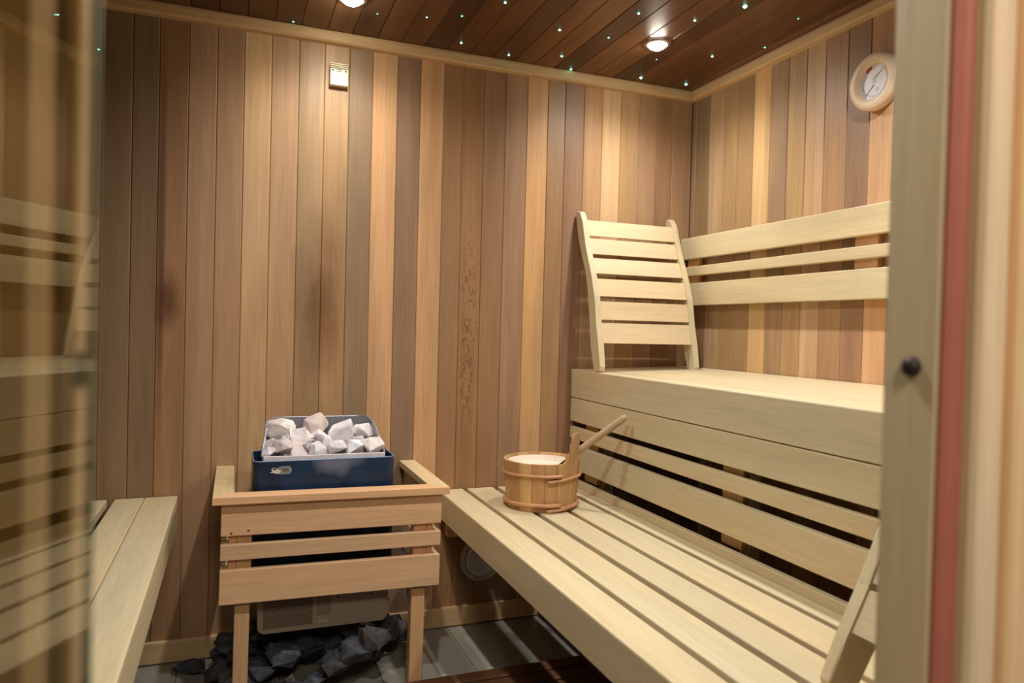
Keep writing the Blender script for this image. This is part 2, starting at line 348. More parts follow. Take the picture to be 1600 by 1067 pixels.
vprof('casing_fillet', [(0.5785, 0.4205), (0.5785, 0.412), (0.5965, 0.412), (0.5965, 0.4205)], DARKWOOD, 0, HT+0.05, df)  # dark wood paints the shade of the gap beside the casing
vprof('hallway_panel', [(0.5860, 0.4115), (0.5800, 0.398), (0.5797, 0.391), (0.5817, 0.387), (0.586, 0.3855), (R+0.06, 0.3855), (R+0.06, 0.4205), (0.597, 0.4205), (0.597, 0.4115)], OUTER, 0, 2.4, wf)
vprof('back_fill', [(0.561, 0.4215), (0.6095, 0.4215), (0.6095, FI), (0.561, FI)], DARKWOOD, 0, HT, df)
hd = box('head_board', JAMB, df, -0.074, 0.528, 0.403, FI-0.002, HT-0.03, HT, 0.002)
# left side of the frame
dl = empty('trim_4', (-0.08, 0.43, 0)); tag(dl, kind='structure')
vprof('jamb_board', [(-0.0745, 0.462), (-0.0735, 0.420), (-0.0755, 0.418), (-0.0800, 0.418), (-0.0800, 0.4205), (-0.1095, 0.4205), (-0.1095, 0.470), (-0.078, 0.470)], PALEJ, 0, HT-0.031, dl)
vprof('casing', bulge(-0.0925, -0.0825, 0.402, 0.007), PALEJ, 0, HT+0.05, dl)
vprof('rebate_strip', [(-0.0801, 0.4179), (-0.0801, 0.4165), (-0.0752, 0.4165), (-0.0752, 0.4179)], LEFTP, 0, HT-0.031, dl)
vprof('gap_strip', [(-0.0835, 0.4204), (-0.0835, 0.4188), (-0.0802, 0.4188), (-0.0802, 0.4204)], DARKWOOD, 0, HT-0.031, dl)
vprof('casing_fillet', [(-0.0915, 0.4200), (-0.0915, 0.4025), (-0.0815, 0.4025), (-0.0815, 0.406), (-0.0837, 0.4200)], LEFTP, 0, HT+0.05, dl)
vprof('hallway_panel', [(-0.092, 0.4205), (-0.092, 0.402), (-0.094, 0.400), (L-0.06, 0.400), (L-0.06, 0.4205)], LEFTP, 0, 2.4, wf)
bm = bmesh.new(); add_lathe(bm, [(0, 0.0072), (0.0048, 0.007), (0.0076, 0.0048), (0.0084, 0.0), (0, 0)], 24, False, Matrix.Translation((0.528, 0.4404, 1.0805)) @ Matrix.Rotation(-math.pi/2, 4, 'Y'))
tag(build(bm, 'door_bumper', BLACK, None, smooth=True), 'round dark rubber bumper on the wooden door frame beside the red seal', 'bumper')

# glass door leaf, standing open on the left
GX, GY = -0.0625, 0.400
gd = empty('glass_door', (GX, GY, 0), 'open glass door leaf at the left edge, reflecting the benches', 'door')
ang = 0.27; ux, uy = -math.sin(ang), -math.cos(ang); nx, ny = -math.cos(ang), math.sin(ang)
def gp(s, q): return (GX+ux*s+nx*q, GY+uy*s+ny*q)
bm = bmesh.new(); add_prism(bm, [gp(0.0015, 0), gp(0.59, 0), gp(0.59, 0.004), gp(0.0015, 0.004)], 'z', 0.02, HT-0.035); build(bm, 'glass_pane', GLASS, gd)
bm = bmesh.new(); add_prism(bm, [gp(0, 0), gp(0.0014, 0), gp(0.0014, 0.004), gp(0, 0.004)], 'z', 0.02, HT-0.035); build(bm, 'glass_edge', GLASSEDGE, gd)
for hz in (1.070, 0.25, 1.85):
    bm = bmesh.new(); add_prism(bm, [gp(0.0005, 0.0043), gp(0.012, 0.0043), gp(0.012, 0.0068), gp(0.0005, 0.0068)], 'z', hz, hz+0.017, 0.001); build(bm, 'hinge_plate', SCREW, gd)

# ------------------------------------------------------------------ ceiling lights
for i, (lx, ly) in enumerate(LAMPS[:2]):
    t_ = empty('downlight', (lx, ly, CEIL), ['bright round downlight in the dark ceiling near the right corner', 'bright round downlight at the top edge of the ceiling above the heater'][i], 'ceiling light', 'ceiling downlights')
    T = Matrix.Translation((lx, ly, CEIL))
    bm = bmesh.new(); add_lathe(bm, [(0.033, -0.001), (0.046, -0.001), (0.046, -0.004), (0.042, -0.007), (0.035, -0.008), (0.033, -0.006)], 32, True, T); build(bm, 'trim_ring', CHROME, t_, smooth=True)
    bm = bmesh.new(); add_lathe(bm, [(0, -0.022), (0.015, -0.020), (0.026, -0.014), (0.032, -0.005), (0.032, -0.002), (0, -0.002)], 24, False, T); build(bm, 'lamp_dome', LAMPGLOW, t_, smooth=True)
stars = [(0.755, 2.088, 2, 'white-green star point at the very top edge, left of the nearest pair to the downlight'), (0.991, 2.203, 2, 'white-green star point in mid ceiling, left of the right downlight'),
 (0.915, 2.478, 2, 'white-green star point near the back trim, right of the sensor box'), (1.094, 2.407, 2, 'white-green star point just above the one nearest the middle of the back trim'),
 (1.181, 2.511, 2, 'white-green star point almost touching the middle of the back trim'), (1.168, 2.19, 1, 'small green star point close left of the right downlight'),
 (1.163, 1.987, 2, 'white-green star point above and left of the right downlight'), (1.469, 2.479, 3, 'bright green star point directly under the right downlight near the trim'),
 (1.421, 2.291, 0, 'faint green star point in the glare of the right downlight'), (1.67, 2.468, 3, 'bright green star point nearest the right corner of the ceiling'),
 (1.351, 1.958, 2, 'white-green star point above and right of the right downlight'), (1.429, 1.813, 4, 'brightest green star point, at the top edge right of the downlight'),
 (1.584, 2.182, 2, 'white-green star point right of the right downlight'), (1.697, 2.04, 1, 'small green star point close to the right wall trim'),
 (1.635, 1.814, 0, 'faint green star point furthest right beside the wall trim'), (0.164, 2.507, 1, 'small green star point furthest left, above the back trim'),
 (0.41, 2.331, 0, 'faint green star point just right of the left downlight'), (0.561, 2.29, 1, 'small green star point second to the right of the left downlight'),
 (0.662, 2.234, 1, 'small green star point third to the right of the left downlight'), (0.724, 2.443, 2, 'white-green star point above the back trim between the two downlights')]
for sx, sy, k, lab in stars:
    r = [0.0024, 0.0032, 0.0038, 0.0050, 0.0066][k]
    bm = bmesh.new(); add_lathe(bm, [(0, -r*0.8), (r*0.55, -r*0.65), (r*0.9, -r*0.25), (r, 0.0), (0, 0.0)], 12, False, Matrix.Translation((sx, sy, CEIL)))
    tag(build(bm, 'star_light', STARDIM if k < 2 else STAR, None, smooth=True), lab, 'star light', 'fibre star lights in the ceiling')

# ------------------------------------------------------------------ benches
def lprof(x0, x1, zt, zb, th, tt, r=0.004):
    """front board turned down: top slat x0..x1 with a front face down to zb"""
    return [(x0+r, zt), (x1-0.002, zt), (x1, zt-0.002), (x1, zt-tt), (x0+th, zt-tt), (x0+th, zb), (x0+0.002, zb), (x0, zb+0.002), (x0, zt-r), (x0+r*0.3, zt-r*0.3)]
ZL = 0.509
lb = empty('lower_bench', (0.97, 1.58, 0), 'long pale slatted lower sauna bench carrying the wooden bucket', 'bench')
bm = bmesh.new(); add_prism(bm, lprof(0.706, 0.7985, ZL, 0.412, 0.024, 0.028), 'y', 0.49, D-0.004, 0.0015); build(bm, 'front_slat', BENCH, lb)
for a, b in ((0.816, 0.916), (0.937, 1.031), (1.050, 1.152), (1.171, 1.226)):
    box('slat', BENCH, lb, a, b, 0.49, D-0.004, ZL-0.028, ZL, 0.003, 2)
box('rear_board', BENCH, lb, 1.2265, 1.246, 0.49, D-0.004, 0.40, 0.5335, 0.002)
for y in (0.95, 1.75, 2.35):
    box('crossbeam', BENCH_X, lb, 0.731, 1.2255, y-0.02, y+0.02, 0.425, ZL-0.0285, 0.002)
for y in (0.95, 1.75):
    box('leg', BENCH_Z, lb, 1.20, 1.2255, y+0.021, y+0.06, 0, ZL-0.029, 0.002)
box('wall_ledger', GUARD_X, lb, 0.731, 1.225, D-0.052, D-0.017, 0.345, 0.425, 0.002)
# riser behind the lower bench
bb = empty('bench_riser', (1.243, 1.58, 0.53), 'three-board pale wooden riser between the lower and upper bench', 'riser')
for z0, z1 in ((0.7525, 0.842), (0.686, 0.7315), (0.569, 0.6605)):
    box('rail', BENCH, bb, 1.233, 1.2535, 0.49, D-0.004, z0, z1, 0.002)
for y0, y1 in ((2.35, 2.45), (1.54, 1.625), (0.72, 0.80)):
    box('post', TRIMZ, bb, 1.254, 1.276, y0, y1, 0.535, 0.842, 0.002)
# upper bench, very slightly raised at the wall
def zt(x): return 0.9535+0.0265*(x-1.233)
ub = empty('upper_bench', (1.497, 1.58, 0), 'pale wooden upper sauna bench against the right wall', 'bench')
bm = bmesh.new(); add_prism(bm, lprof(1.233, 1.322, zt(1.27), 0.845, 0.024, 0.028), 'y', 0.49, D-0.004, 0.0015); build(bm, 'front_slat', BENCH, ub)
for a, b in ((1.3245, 1.428), (1.4305, 1.542), (1.5445, 1.650), (1.6525, 1.757)):
    bm = bmesh.new(); add_prism(bm, [(a, zt(a)-0.027), (a, zt(a)-0.0015), (a+0.0015, zt(a)), (b-0.0015, zt(b)), (b, zt(b)-0.0015), (b, zt(b)-0.027)], 'y', 0.49, D-0.004); build(bm, 'slat', BENCH, ub)
for y in (0.80, 1.60, 2.40):
    box('crossbeam', BENCH_X, ub, 1.278, 1.756, y-0.02, y+0.02, 0.865, 0.920, 0.002)
    box('leg', BENCH_Z, ub, 1.72, 1.756, y-0.06, y-0.021, 0, 0.90, 0.002)
    box('front_leg', BENCH_Z, ub, 1.278, 1.314, y-0.06, y-0.021, 0, 0.90, 0.002)
# wall backrest of the upper bench
bk = empty('backrest_rack', (1.74, 1.58, 1.21), 'pale three-rail backrest fixed along the right wall above the upper bench', 'backrest')
for z0, z1 in ((1.405, 1.4925), (1.3365, 1.3740), (1.2165, 1.3065)):
    box('rail', BENCH, bk, 1.7195, 1.740, 0.49, D-0.004, z0, z1, 0.0025, 2)
for y0, y1 in ((2.447, 2.522), (1.580, 1.664), (0.72, 0.80)):
    box('post', GUARD_Z, bk, 1.7405, R-0.0005, y0, y1, 1.225, 1.487, 0.002)
# left bench
lf = empty('left_bench', (-0.45, 1.58, 0), 'pale slatted bench cut off by the glass door at the left', 'bench')
ZB = 0.5395
bm = bmesh.new(); add_prism(bm, [(-0.322+(-u), v) for u, v in lprof(-0.161, -0.0665, ZB, 0.437, 0.024, 0.028)], 'y', 0.49, D-0.004, 0.0015); build(bm, 'front_slat', BENCH, lf)
for a, b in ((-0.340, -0.2575), (-0.448, -0.362), (-0.552, -0.460), (-0.656, -0.562), (-0.745, -0.664)):
    box('slat', BENCH, lf, a, b, 0.49, D-0.004, ZB-0.028, ZB, 0.003, 2)
for y in (0.95, 1.75):
    box('crossbeam', BENCH_X, lf, -0.745, -0.188, y-0.02, y+0.02, 0.455, ZB-0.0285, 0.002)
box('wall_ledger', TRIM_X, lf, -0.745, -0.187, D-0.045, D-0.017, 0.352, 0.46, 0.002)

# ------------------------------------------------------------------ portable curved backrests
def backrest(root, org, width, ex, ed, slats, kd=1.0, kh=1.0):
    """profile (depth, height) from the foot; ex: width direction, ed: lean direction"""
    rear = [(0.040, 0.004), (0.048, 0.012), (0.073, 0.09), (0.095, 0.21), (0.116, 0.303), (0.140, 0.366), (0.172, 0.42), (0.215, 0.50), (0.238, 0.563), (0.241, 0.585)]
    front = [(0.205, 0.592), (0.193, 0.575), (0.178, 0.555), (0.143, 0.459), (0.086, 0.351), (0.053, 0.271), (0.034, 0.18), (0.008, 0.091), (-0.010, 0.02), (-0.004, 0.004), (0.010, -0.0005), (0.028, -0.0005)]
    rear = [(d*kd, h*kh) for d, h in rear]; front = [(d*kd, h*kh) for d, h in front]; slats = [(a*kh, b*kh) for a, b in slats]
    out = rear+[(0.230*kd, 0.597*kh)]+front
    def P(wd, dp, h): return org+ex*wd+ed*dp+Vector((0, 0, h))
    def solid(pts, w0, w1, name, mat, bev):
        bm = bmesh.new(); A = [bm.verts.new(P(w0, d, h)) for d, h in pts]; B = [bm.verts.new(P(w1, d, h)) for d, h in pts]; n = len(pts)
        fs = [bm.faces.new(A), bm.faces.new(list(reversed(B)))]
        for i in range(n): bm.faces.new([A[i], B[i], B[(i+1) % n], A[(i+1) % n]])
        if bev: bmesh.ops.bevel(bm, geom=list({e for f in fs for e in f.edges}), offset=bev, segments=2, affect='EDGES', profile=0.5)
        return build(bm, name, mat, root)
    solid(out, 0.0, 0.023, 'side_rail', BENCH_Z, 0.004); solid(out, width-0.023, width, 'side_rail', BENCH_Z, 0.004)
    fr = sorted([(h, d) for d, h in front])
    def fd(h):
        for (h0, d0), (h1, d1) in zip(fr, fr[1:]):
            if h0 <= h <= h1 and h1 > h0: return d0+(d1-d0)*(h-h0)/(h1-h0)
        return fr[-1][1]
    for h0, h1 in slats:
        a, b = fd(h0)+0.004, fd(h1)+0.004
        solid([(a, h0), (b, h1), (b+0.012, h1-0.001), (a+0.012, h0-0.001)], 0.0235, width-0.0235, 'slat', BENCH_X if abs(ex.x) > 0.5 else BENCH, 0.0015)
SL = [(0.500, 0.560), (0.430, 0.489), (0.356, 0.414), (0.272, 0.336), (0.187, 0.253), (0.103, 0.175)]
b1 = empty('leaning_backrest', (1.41, 2.28, 0.955), 'curved six-slat wooden backrest leaning against the back wall on the upper bench', 'backrest', 'loose curved backrests')
backrest(b1, Vector((1.2345, 2.322, 0.9555)), 0.429, Vector((1, 0, 0)), Vector((0, 1, 0)), SL, 0.92, 1.025)
b2 = empty('leaning_backrest', (0.93, 0.71, 0.51), 'wooden backrest seen edge-on beside the door frame, standing on the lower bench', 'backrest', 'loose curved backrests')
backrest(b2, Vector((0.922, 0.498, 0.518)), 0.423, Vector((0, 1, 0)), Vector((1, 0, 0)), SL, 1.12, 1.0)
b2.rotation_euler = (0, math.radians(10.5), 0)

# ------------------------------------------------------------------ heater guard
gu = empty('heater_guard', (0.28, 2.33, 0), 'pine guard rail frame on legs around the blue heater', 'guard')
X0, X1, YF = -0.031, 0.590, 2.105
for z0, z1 in ((0.514, 0.604), (0.447, 0.490), (0.325, 0.419)):
    box('front_rail', GUARD_X, gu, X0, X1, YF, YF+0.019, z0, z1, 0.0015)
    box('side_rail', GUARD_Y, gu, X0+0.001, X0+0.020, YF+0.0195, D-0.002, z0, z1, 0.0015)
    box('side_rail', GUARD_Y, gu, X1-0.020, X1-0.001, YF+0.0195, D-0.002, z0, z1, 0.0015)
for a, b in ((0.010, 0.050), (0.510, 0.552)):
    box('leg', GUARD_Z, gu, a, b, YF+0.0195, YF+0.058, 0.0, 0.604, 0.002)
for a, b in ((X0+0.0205, 0.0095), (0.5525, X1-0.0205)):
    box('corner_block', GUARD_Z, gu, a, b, YF+0.0195, YF+0.050, 0.33, 0.604, 0.0015)
Z0, Z1 = 0.6045, 0.627; ox0, ox1, oy = -0.054, 0.609, 2.086; cw = 0.056
def mitre(name, pts, mat):
    bm = bmesh.new(); add_prism(bm, pts, 'z', Z0, Z1, 0.002, 2); build(bm, name, mat, gu)
mitre('cap_rail', [(ox0, oy), (ox1, oy), (ox1-cw, oy+cw), (ox0+cw, oy+cw)], GUARD_X)
mitre('cap_rail', [(ox0, oy+0.001), (ox0+cw-0.0005, oy+cw), (ox0+cw-0.0005, D-0.002), (ox0, D-0.002)], GUARD_Y)
mitre('cap_rail', [(ox1, oy+0.001), (ox1, D-0.002), (ox1-cw+0.0005, D-0.002), (ox1-cw+0.0005, oy+cw)], GUARD_Y)
for px_, pz_ in ((-0.004, 0.522), (0.040, 0.527)):
    bm = bmesh.new(); add_lathe(bm, [(0, 0.0006), (0.003, 0.0004), (0.003, 0), (0, 0)], 10, False, Matrix.Translation((px_, YF, pz_)) @ Matrix.Rotation(math.pi/2, 4, 'X')); build(bm, 'screw', SCREW, gu)
gu.rotation_euler = (0, 0.011, 0)

# ------------------------------------------------------------------ heater
he = empty('sauna_heater', (0.262, 2.27, 0.21), 'dark blue steel electric sauna heater full of pale stones', 'heater')
hx0, hx1, hy0, hy1, hz = 0.057, 0.466, 2.178, 2.372, 0.707
def shell(outer, inner, z0, z1, zf, name, mat, par):
    """tub: wall between two outlines, floor at zf"""
    bm = bmesh.new(); n = len(outer)
    r = [[bm.verts.new((u, v, z)) for u, v in o] for o, z in ((outer, z0), (outer, z1), (inner, z1), (inner, zf))]
    for a, b in zip(r, r[1:]):
        for i in range(n): bm.faces.new([a[i], a[(i+1) % n], b[(i+1) % n], b[i]])
    bm.faces.new(r[0]); bm.faces.new(r[3]); return build(bm, name, mat, par)
shell(rounded(hx0, hx1, hy0, hy1, 0.022), rounded(hx0+0.003, hx1-0.003, hy0+0.003, hy1-0.003, 0.019), 0.385, hz-0.003, 0.60, 'outer_case', BLUE, he)
bm = bmesh.new(); add_tube(bm, [(u, v, hz-0.002) for u, v in rounded(hx0+0.0015, hx1-0.0015, hy0+0.0015, hy1-0.0015, 0.0205)], 0.0022, 8, True); build(bm, 'case_rim', BLUEEDGE, he, smooth=True)
# stone basket: front edge low, sides rise to a rounded back
def round_back(x0, x1, y0, y1, rf, rb, n=8):
    out = []
    for cx, cy, a0, r in ((x1-rb, y1-rb, 0, rb), (x0+rb, y1-rb, 90, rb), (x0+rf, y0+rf, 180, rf), (x1-rf, y0+rf, 270, rf)):
        for k in range(n+1):
            a = math.radians(a0+90*k/n); out.append((cx+r*math.cos(a), cy+r*math.sin(a)))
    return out
li = round_back(0.080, 0.438, 2.190, 2.354, 0.012, 0.062)
def lz(v): t_ = max(0, min(1, (v-2.20)/0.13)); return 0.716+0.094*(t_**0.85)
bm = bmesh.new(); n = len(li)
def flare(u, v, k): cx = 0.259; return (cx+(u-cx)*(1-0.13*max(0, (v-2.2)/0.15)*1.0)*k, 2.271+(v-2.271)*k)
li2 = [flare(u, v, 1) for u, v in li]; li3 = [flare(u, v, 0.975) for u, v in li]
rings = [[bm.verts.new((u, v, 0.63)) for u, v in li2], [bm.verts.new((u, v, lz(q[1]))) for (u, v), q in zip(li2, li)], [bm.verts.new((u, v, lz(q[1])-0.0005)) for (u, v), q in zip(li3, li)], [bm.verts.new((u, v, 0.635)) for u, v in li3]]
for a, b in zip(rings, rings[1:]):
    for i in range(n): bm.faces.new([a[i], a[(i+1) % n], b[(i+1) % n], b[i]])
bm.faces.new(rings[0]); bm.faces.new(rings[3]); build(bm, 'stone_basket', STEEL, he)
bm = bmesh.new(); add_tube(bm, [(u, v, lz(q[1])) for (u, v), q in zip(li2, li)], 0.0028, 8, True); build(bm, 'basket_rim', STEEL, he, smooth=True)
box('basket_front_strip', STEELW, he, 0.084, 0.436, 2.183, 2.1892, 0.700, 0.7185, 0.001)
# lower control housing with louvres
bm = bmesh.new(); add_prism(bm, rounded(0.077, 0.457, 0.198, 0.384, 0.018), 'y', 2.196, 2.366, 0.003, 2); ph = build(bm, 'control_housing', PANEL, he); tag(ph, 'beige louvred housing under the blue case')
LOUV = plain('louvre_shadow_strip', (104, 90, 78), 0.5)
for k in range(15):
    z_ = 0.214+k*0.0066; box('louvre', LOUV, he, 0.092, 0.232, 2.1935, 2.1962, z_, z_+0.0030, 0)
box('rating_plate', plain('faded_plate', (142, 126, 112), 0.5), he, 0.245, 0.285, 2.1945, 2.1958, 0.235, 0.30, 0.0004)
box('small_sticker', plain('pale_sticker', (190, 178, 140), 0.5), he, 0.246, 0.278, 2.1940, 2.1958, 0.214, 0.221, 0.0003)
box('panel_seam', plain('pale_seam', (186, 172, 152), 0.5), he, 0.285, 0.430, 2.1948, 2.1958, 0.262, 0.2640, 0)
for sx, sz in ((0.305, 0.284), (0.405, 0.284)):
    bm = bmesh.new(); add_lathe(bm, [(0, 0.0022), (0.0035, 0.0018), (0.004, 0), (0, 0)], 12, False, Matrix.Translation((sx, 2.196, sz)) @ Matrix.Rotation(math.pi/2, 4, 'X')); build(bm, 'screw', SCREW, he, smooth=True)
box('wall_mount', STEEL, he, 0.12, 0.40, hy1+0.0005, D-0.001, 0.42, 0.60, 0.002)
# worn badge: a teal-grey oval plate with a torn pale left end
bd = bmesh.new(); add_prism(bd, rounded(0.124, 0.163, 0.667, 0.690, 0.009), 'y', 2.1768, 2.1779); bo = build(bd, 'worn_badge', plain('teal_grey_badge', (120, 140, 138), 0.4, var=0.25, scale=90), he); tag(bo, 'worn teal and white badge on the blue case')
bd = bmesh.new(); add_prism(bd, [(0.101, 0.673), (0.110, 0.676), (0.106, 0.682), (0.112, 0.687), (0.120, 0.686), (0.128, 0.681), (0.134, 0.676), (0.130, 0.670), (0.120, 0.669), (0.112, 0.672)], 'y', 2.1762, 2.1767); build(bd, 'badge_scrap', plain('white_badge_scrap', (205, 200, 192), 0.5), bo)
bd = bmesh.new(); add_prism(bd, rounded(0.138, 0.155, 0.675, 0.684, 0.004), 'y', 2.1760, 2.1767); build(bd, 'rust_patch', plain('rusty_badge_patch', (112, 92, 74), 0.7, var=0.2, scale=100), bo)
bd = bmesh.new(); add_prism(bd, [(0.109, 0.683), (0.117, 0.6865), (0.122, 0.681), (0.116, 0.680)], 'y', 2.1757, 2.1761); build(bd, 'dark_mark', BLACK, bo)

# ------------------------------------------------------------------ stones
def rock(seed, c, sx, sy, sz, mat, npts=16, rot=None, point=None):
    rg = random.Random(seed); bm = bmesh.new()
    for _ in range(npts):
        v = Vector((rg.gauss(0, 1), rg.gauss(0, 1), rg.gauss(0, 1))).normalized()
        p = 4.0; k = (abs(v.x)**p+abs(v.y)**p+abs(v.z)**p)**(-1/p)      # pulls the points towards a rounded block
        v = v*k*rg.uniform(0.84, 1.0); bm.verts.new(v)
    if point: bm.verts.new(Vector(point))
    r = bmesh.ops.convex_hull(bm, input=list(bm.verts))
    bmesh.ops.delete(bm, geom=[v for v in bm.verts if not v.link_faces], context='VERTS')
    e = rot or (rg.uniform(-0.3, 0.3), rg.uniform(-0.3, 0.3), rg.uniform(0, 6.28))
    from mathutils import Euler
    Mx = Matrix.Diagonal((sx/2, sy/2, sz/2, 1)) @ Matrix.Identity(4)
    bm.transform(Euler(e).to_matrix().to_4x4())
    lo = [min(v.co[i] for v in bm.verts) for i in range(3)]; hi = [max(v.co[i] for v in bm.verts) for i in range(3)]
    for v in bm.verts:
        v.co = Vector([((v.co[i]-lo[i])/(hi[i]-lo[i])-0.5)*(sx, sy, sz)[i] for i in range(3)])
    bmesh.ops.bevel(bm, geom=list(bm.edges), offset=min(sx, sz)*0.03, clamp_overlap=True, segments=1, affect='EDGES')
    bm.transform(Matrix.Translation(c)); return bm
W = [  # x, y, z, width, height, tint, label
 (0.138, 2.31, 0.782, 0.089, 0.072, (255, 252, 246), 'big rounded white stone at the back left of the heater'),
 (0.243, 2.322, 0.797, 0.080, 0.070, (232, 218, 206), 'pointed pinkish-grey stone topping the heater pile at the back'),
 (0.320, 2.312, 0.774, 0.082, 0.070, (250, 248, 248), 'big blocky white stone at the back of the heater pile'),
 (0.394, 2.308, 0.764, 0.070, 0.060, (250, 246, 244), 'white wedge stone at the back right of the heater'),
 (0.196, 2.268, 0.755, 0.070, 0.072, (255, 250, 248), 'tall white stone in front of the pointed one'),
 (0.254, 2.274, 0.757, 0.066, 0.055, (250, 248, 252), 'white stone in the middle of the heater pile'),
 (0.104, 2.266, 0.744, 0.050, 0.036, (214, 200, 196), 'small grey-pink stone at the left of the heater'),
 (0.104, 2.216, 0.727, 0.044, 0.034, (246, 246, 250), 'small white cube-like stone at the front left of the heater'),
 (0.148, 2.224, 0.742, 0.062, 0.056, (226, 212, 208), 'pinkish stone near the front left of the heater'),
 (0.183, 2.212, 0.727, 0.060, 0.044, (232, 218, 214), 'slanting pink-white stone at the front of the heater'),
 (0.243, 2.216, 0.731, 0.056, 0.044, (240, 238, 242), 'greyish white stone at the middle front of the heater'),
 (0.298, 2.216, 0.733, 0.056, 0.048, (244, 240, 244), 'upright white stone at the front, right of the middle'),
 (0.350, 2.218, 0.732, 0.062, 0.050, (250, 250, 252), 'smooth white stone at the front right of the heater'),
 (0.404, 2.222, 0.736, 0.074, 0.052, (246, 238, 230), 'large rust-marked wedge stone at the front right corner'),
 (0.268, 2.244, 0.742, 0.030, 0.034, (220, 214, 214), 'tiny pale chip between the middle and right front heater stones'), (0.368, 2.266, 0.749, 0.040, 0.032, (222, 216, 214), 'small pale stone behind the smooth front right heater stone'),
 (0.214, 2.236, 0.733, 0.040, 0.034, (206, 196, 192), 'small grey stone sunk behind the slanting front heater stone'), (0.165, 2.272, 0.757, 0.048, 0.036, (232, 226, 224), 'small pale stone under the big back left heater stone')]
for i, (x, y, z, w_, h_, tint, lab) in enumerate(W):
    point = (0.1, -0.2, 1.35) if i == 1 else None
    o = build(rock(100+i, (x, max(y, 2.2225), z-0.004), w_*1.06, min(w_, 0.056), h_*1.1, WROCK, 15, point=point, rot=(0, 0, 0.4*i) if i == 1 else None), 'heater_stone', WROCK, None)
    o.color = lin(tint); tag(o, lab or 'small pale stone wedged between the larger heater stones', 'stone', 'pale stones in the heater')
for i in range(14):
    if i in (0, 6, 7, 13): continue
    x = 0.105+0.05*(i % 7)+random.uniform(-0.006, 0.006); y = 2.235+0.065*(i//7)
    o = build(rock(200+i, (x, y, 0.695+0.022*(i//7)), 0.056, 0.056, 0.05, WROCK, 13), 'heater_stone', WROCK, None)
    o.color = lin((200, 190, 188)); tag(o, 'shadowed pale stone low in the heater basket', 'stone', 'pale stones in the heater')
# dark rocks on the floor: heaped by a height map
hm = {}
def drop(seed, x, y, sx, sy, sz, tint, lab):
    cells = [(round((x+a*sx*0.3)/0.02), round((y+b*sy*0.3)/0.02)) for a in (-1, 0, 1) for b in (-1, 0, 1)]
    base = sum(sorted(hm.get(c, 0.0) for c in cells)[-4:])/4; base = max(0.0, base*0.9) if base > 0 else 0.0
    o = build(rock(seed, (x, y, base+sz/2), sx, sy, sz, DROCK, 14), 'floor_rock', DROCK, None)
    o.color = lin(tint); tag(o, lab, 'rock', 'dark rocks heaped on the floor under the heater')
    for ax in range(-4, 5):
        for by in range(-4, 5):
            if ax*ax+by*by <= 18:
                k = (round((x+ax*sx/9)/0.02), round((y+by*sy/9)/0.02)); hm[k] = max(hm.get(k, 0), base+sz*0.8)
rg = random.Random(21)
GR = [(250, 252, 255), (205, 210, 215), (235, 225, 215), (170, 172, 176), (225, 230, 240)]
gen = 'dark rock lying on top of the floor heap under the heater'
for iy in range(7):
    for ix in range(11):
        x = -0.085+ix*0.062+rg.uniform(-0.014, 0.014)+(0.02 if iy % 2 else 0); y = 2.485-iy*0.062+rg.uniform(-0.012, 0.012)
        if x < -0.085+0.016*iy or x > 0.60-0.022*iy: continue
        if -0.015 < x < 0.08 and 2.09 < y < 2.20: continue
        if 0.48 < x and y < 2.22: continue
        s = rg.uniform(0.062, 0.088)
        where = ('at the left end of the floor heap' if x < 0.0 else 'at the right end of the floor heap' if x > 0.42 else
                 'in the front rows of the floor heap' if iy >= 5 else 'in the back rows by the baseboard' if iy <= 1 else 'in mid heap under the housing')
        drop(300+iy*20+ix, x, y, s*rg.uniform(0.95, 1.25), s*0.9, s*rg.uniform(0.55, 0.85), rg.choice(GR), 'dark grey rough rock '+where)
for k in range(20):
    x = rg.uniform(-0.01, 0.50); y = rg.uniform(2.30, 2.47); s = rg.uniform(0.06, 0.082)
    drop(500+k, x, y, s*1.15, s*0.9, s*0.55, rg.choice(GR), gen)
drop(601, -0.115, 2.44, 0.10, 0.07, 0.045, (215, 218, 222), 'flat dark rock at the left end of the floor heap against the baseboard')
drop(602, 0.455, 2.33, 0.062, 0.06, 0.085, (255, 255, 255), 'upright grey rock with pale edges at the right of the floor heap')
drop(603, 0.335, 2.30, 0.062, 0.055, 0.066, (220, 170, 130), 'rounded brown rock on the right of the floor heap')
drop(604, 0.205, 2.34, 0.055, 0.04, 0.055, (255, 190, 130), 'orange-brown wedge rock near the middle of the floor heap')
drop(605, 0.44, 2.44, 0.06, 0.05, 0.04, (235, 130, 110), 'reddish rock at the top right of the floor heap')
drop(606, 0.165, 2.135, 0.04, 0.04, 0.04, (255, 240, 235), 'small pinkish rock at the front of the floor heap')

# ------------------------------------------------------------------ floor duckboard
dk = empty('duckboard', (0.5, 1.4, 0), 'red-brown slatted duckboard on the floor in front of the heater guard', 'duckboard')
y = 2.122; k = 0
while y > 0.70:
    box('slat', DUCK, dk, -0.12, 1.108, y-0.052, y, 0.014, 0.030, 0.002); y -= 0.066
for x in (-0.05, 0.5, 1.04):
    box('runner', DUCK, dk, x, x+0.035, 0.72, 2.08, 0.0005, 0.0138, 0)

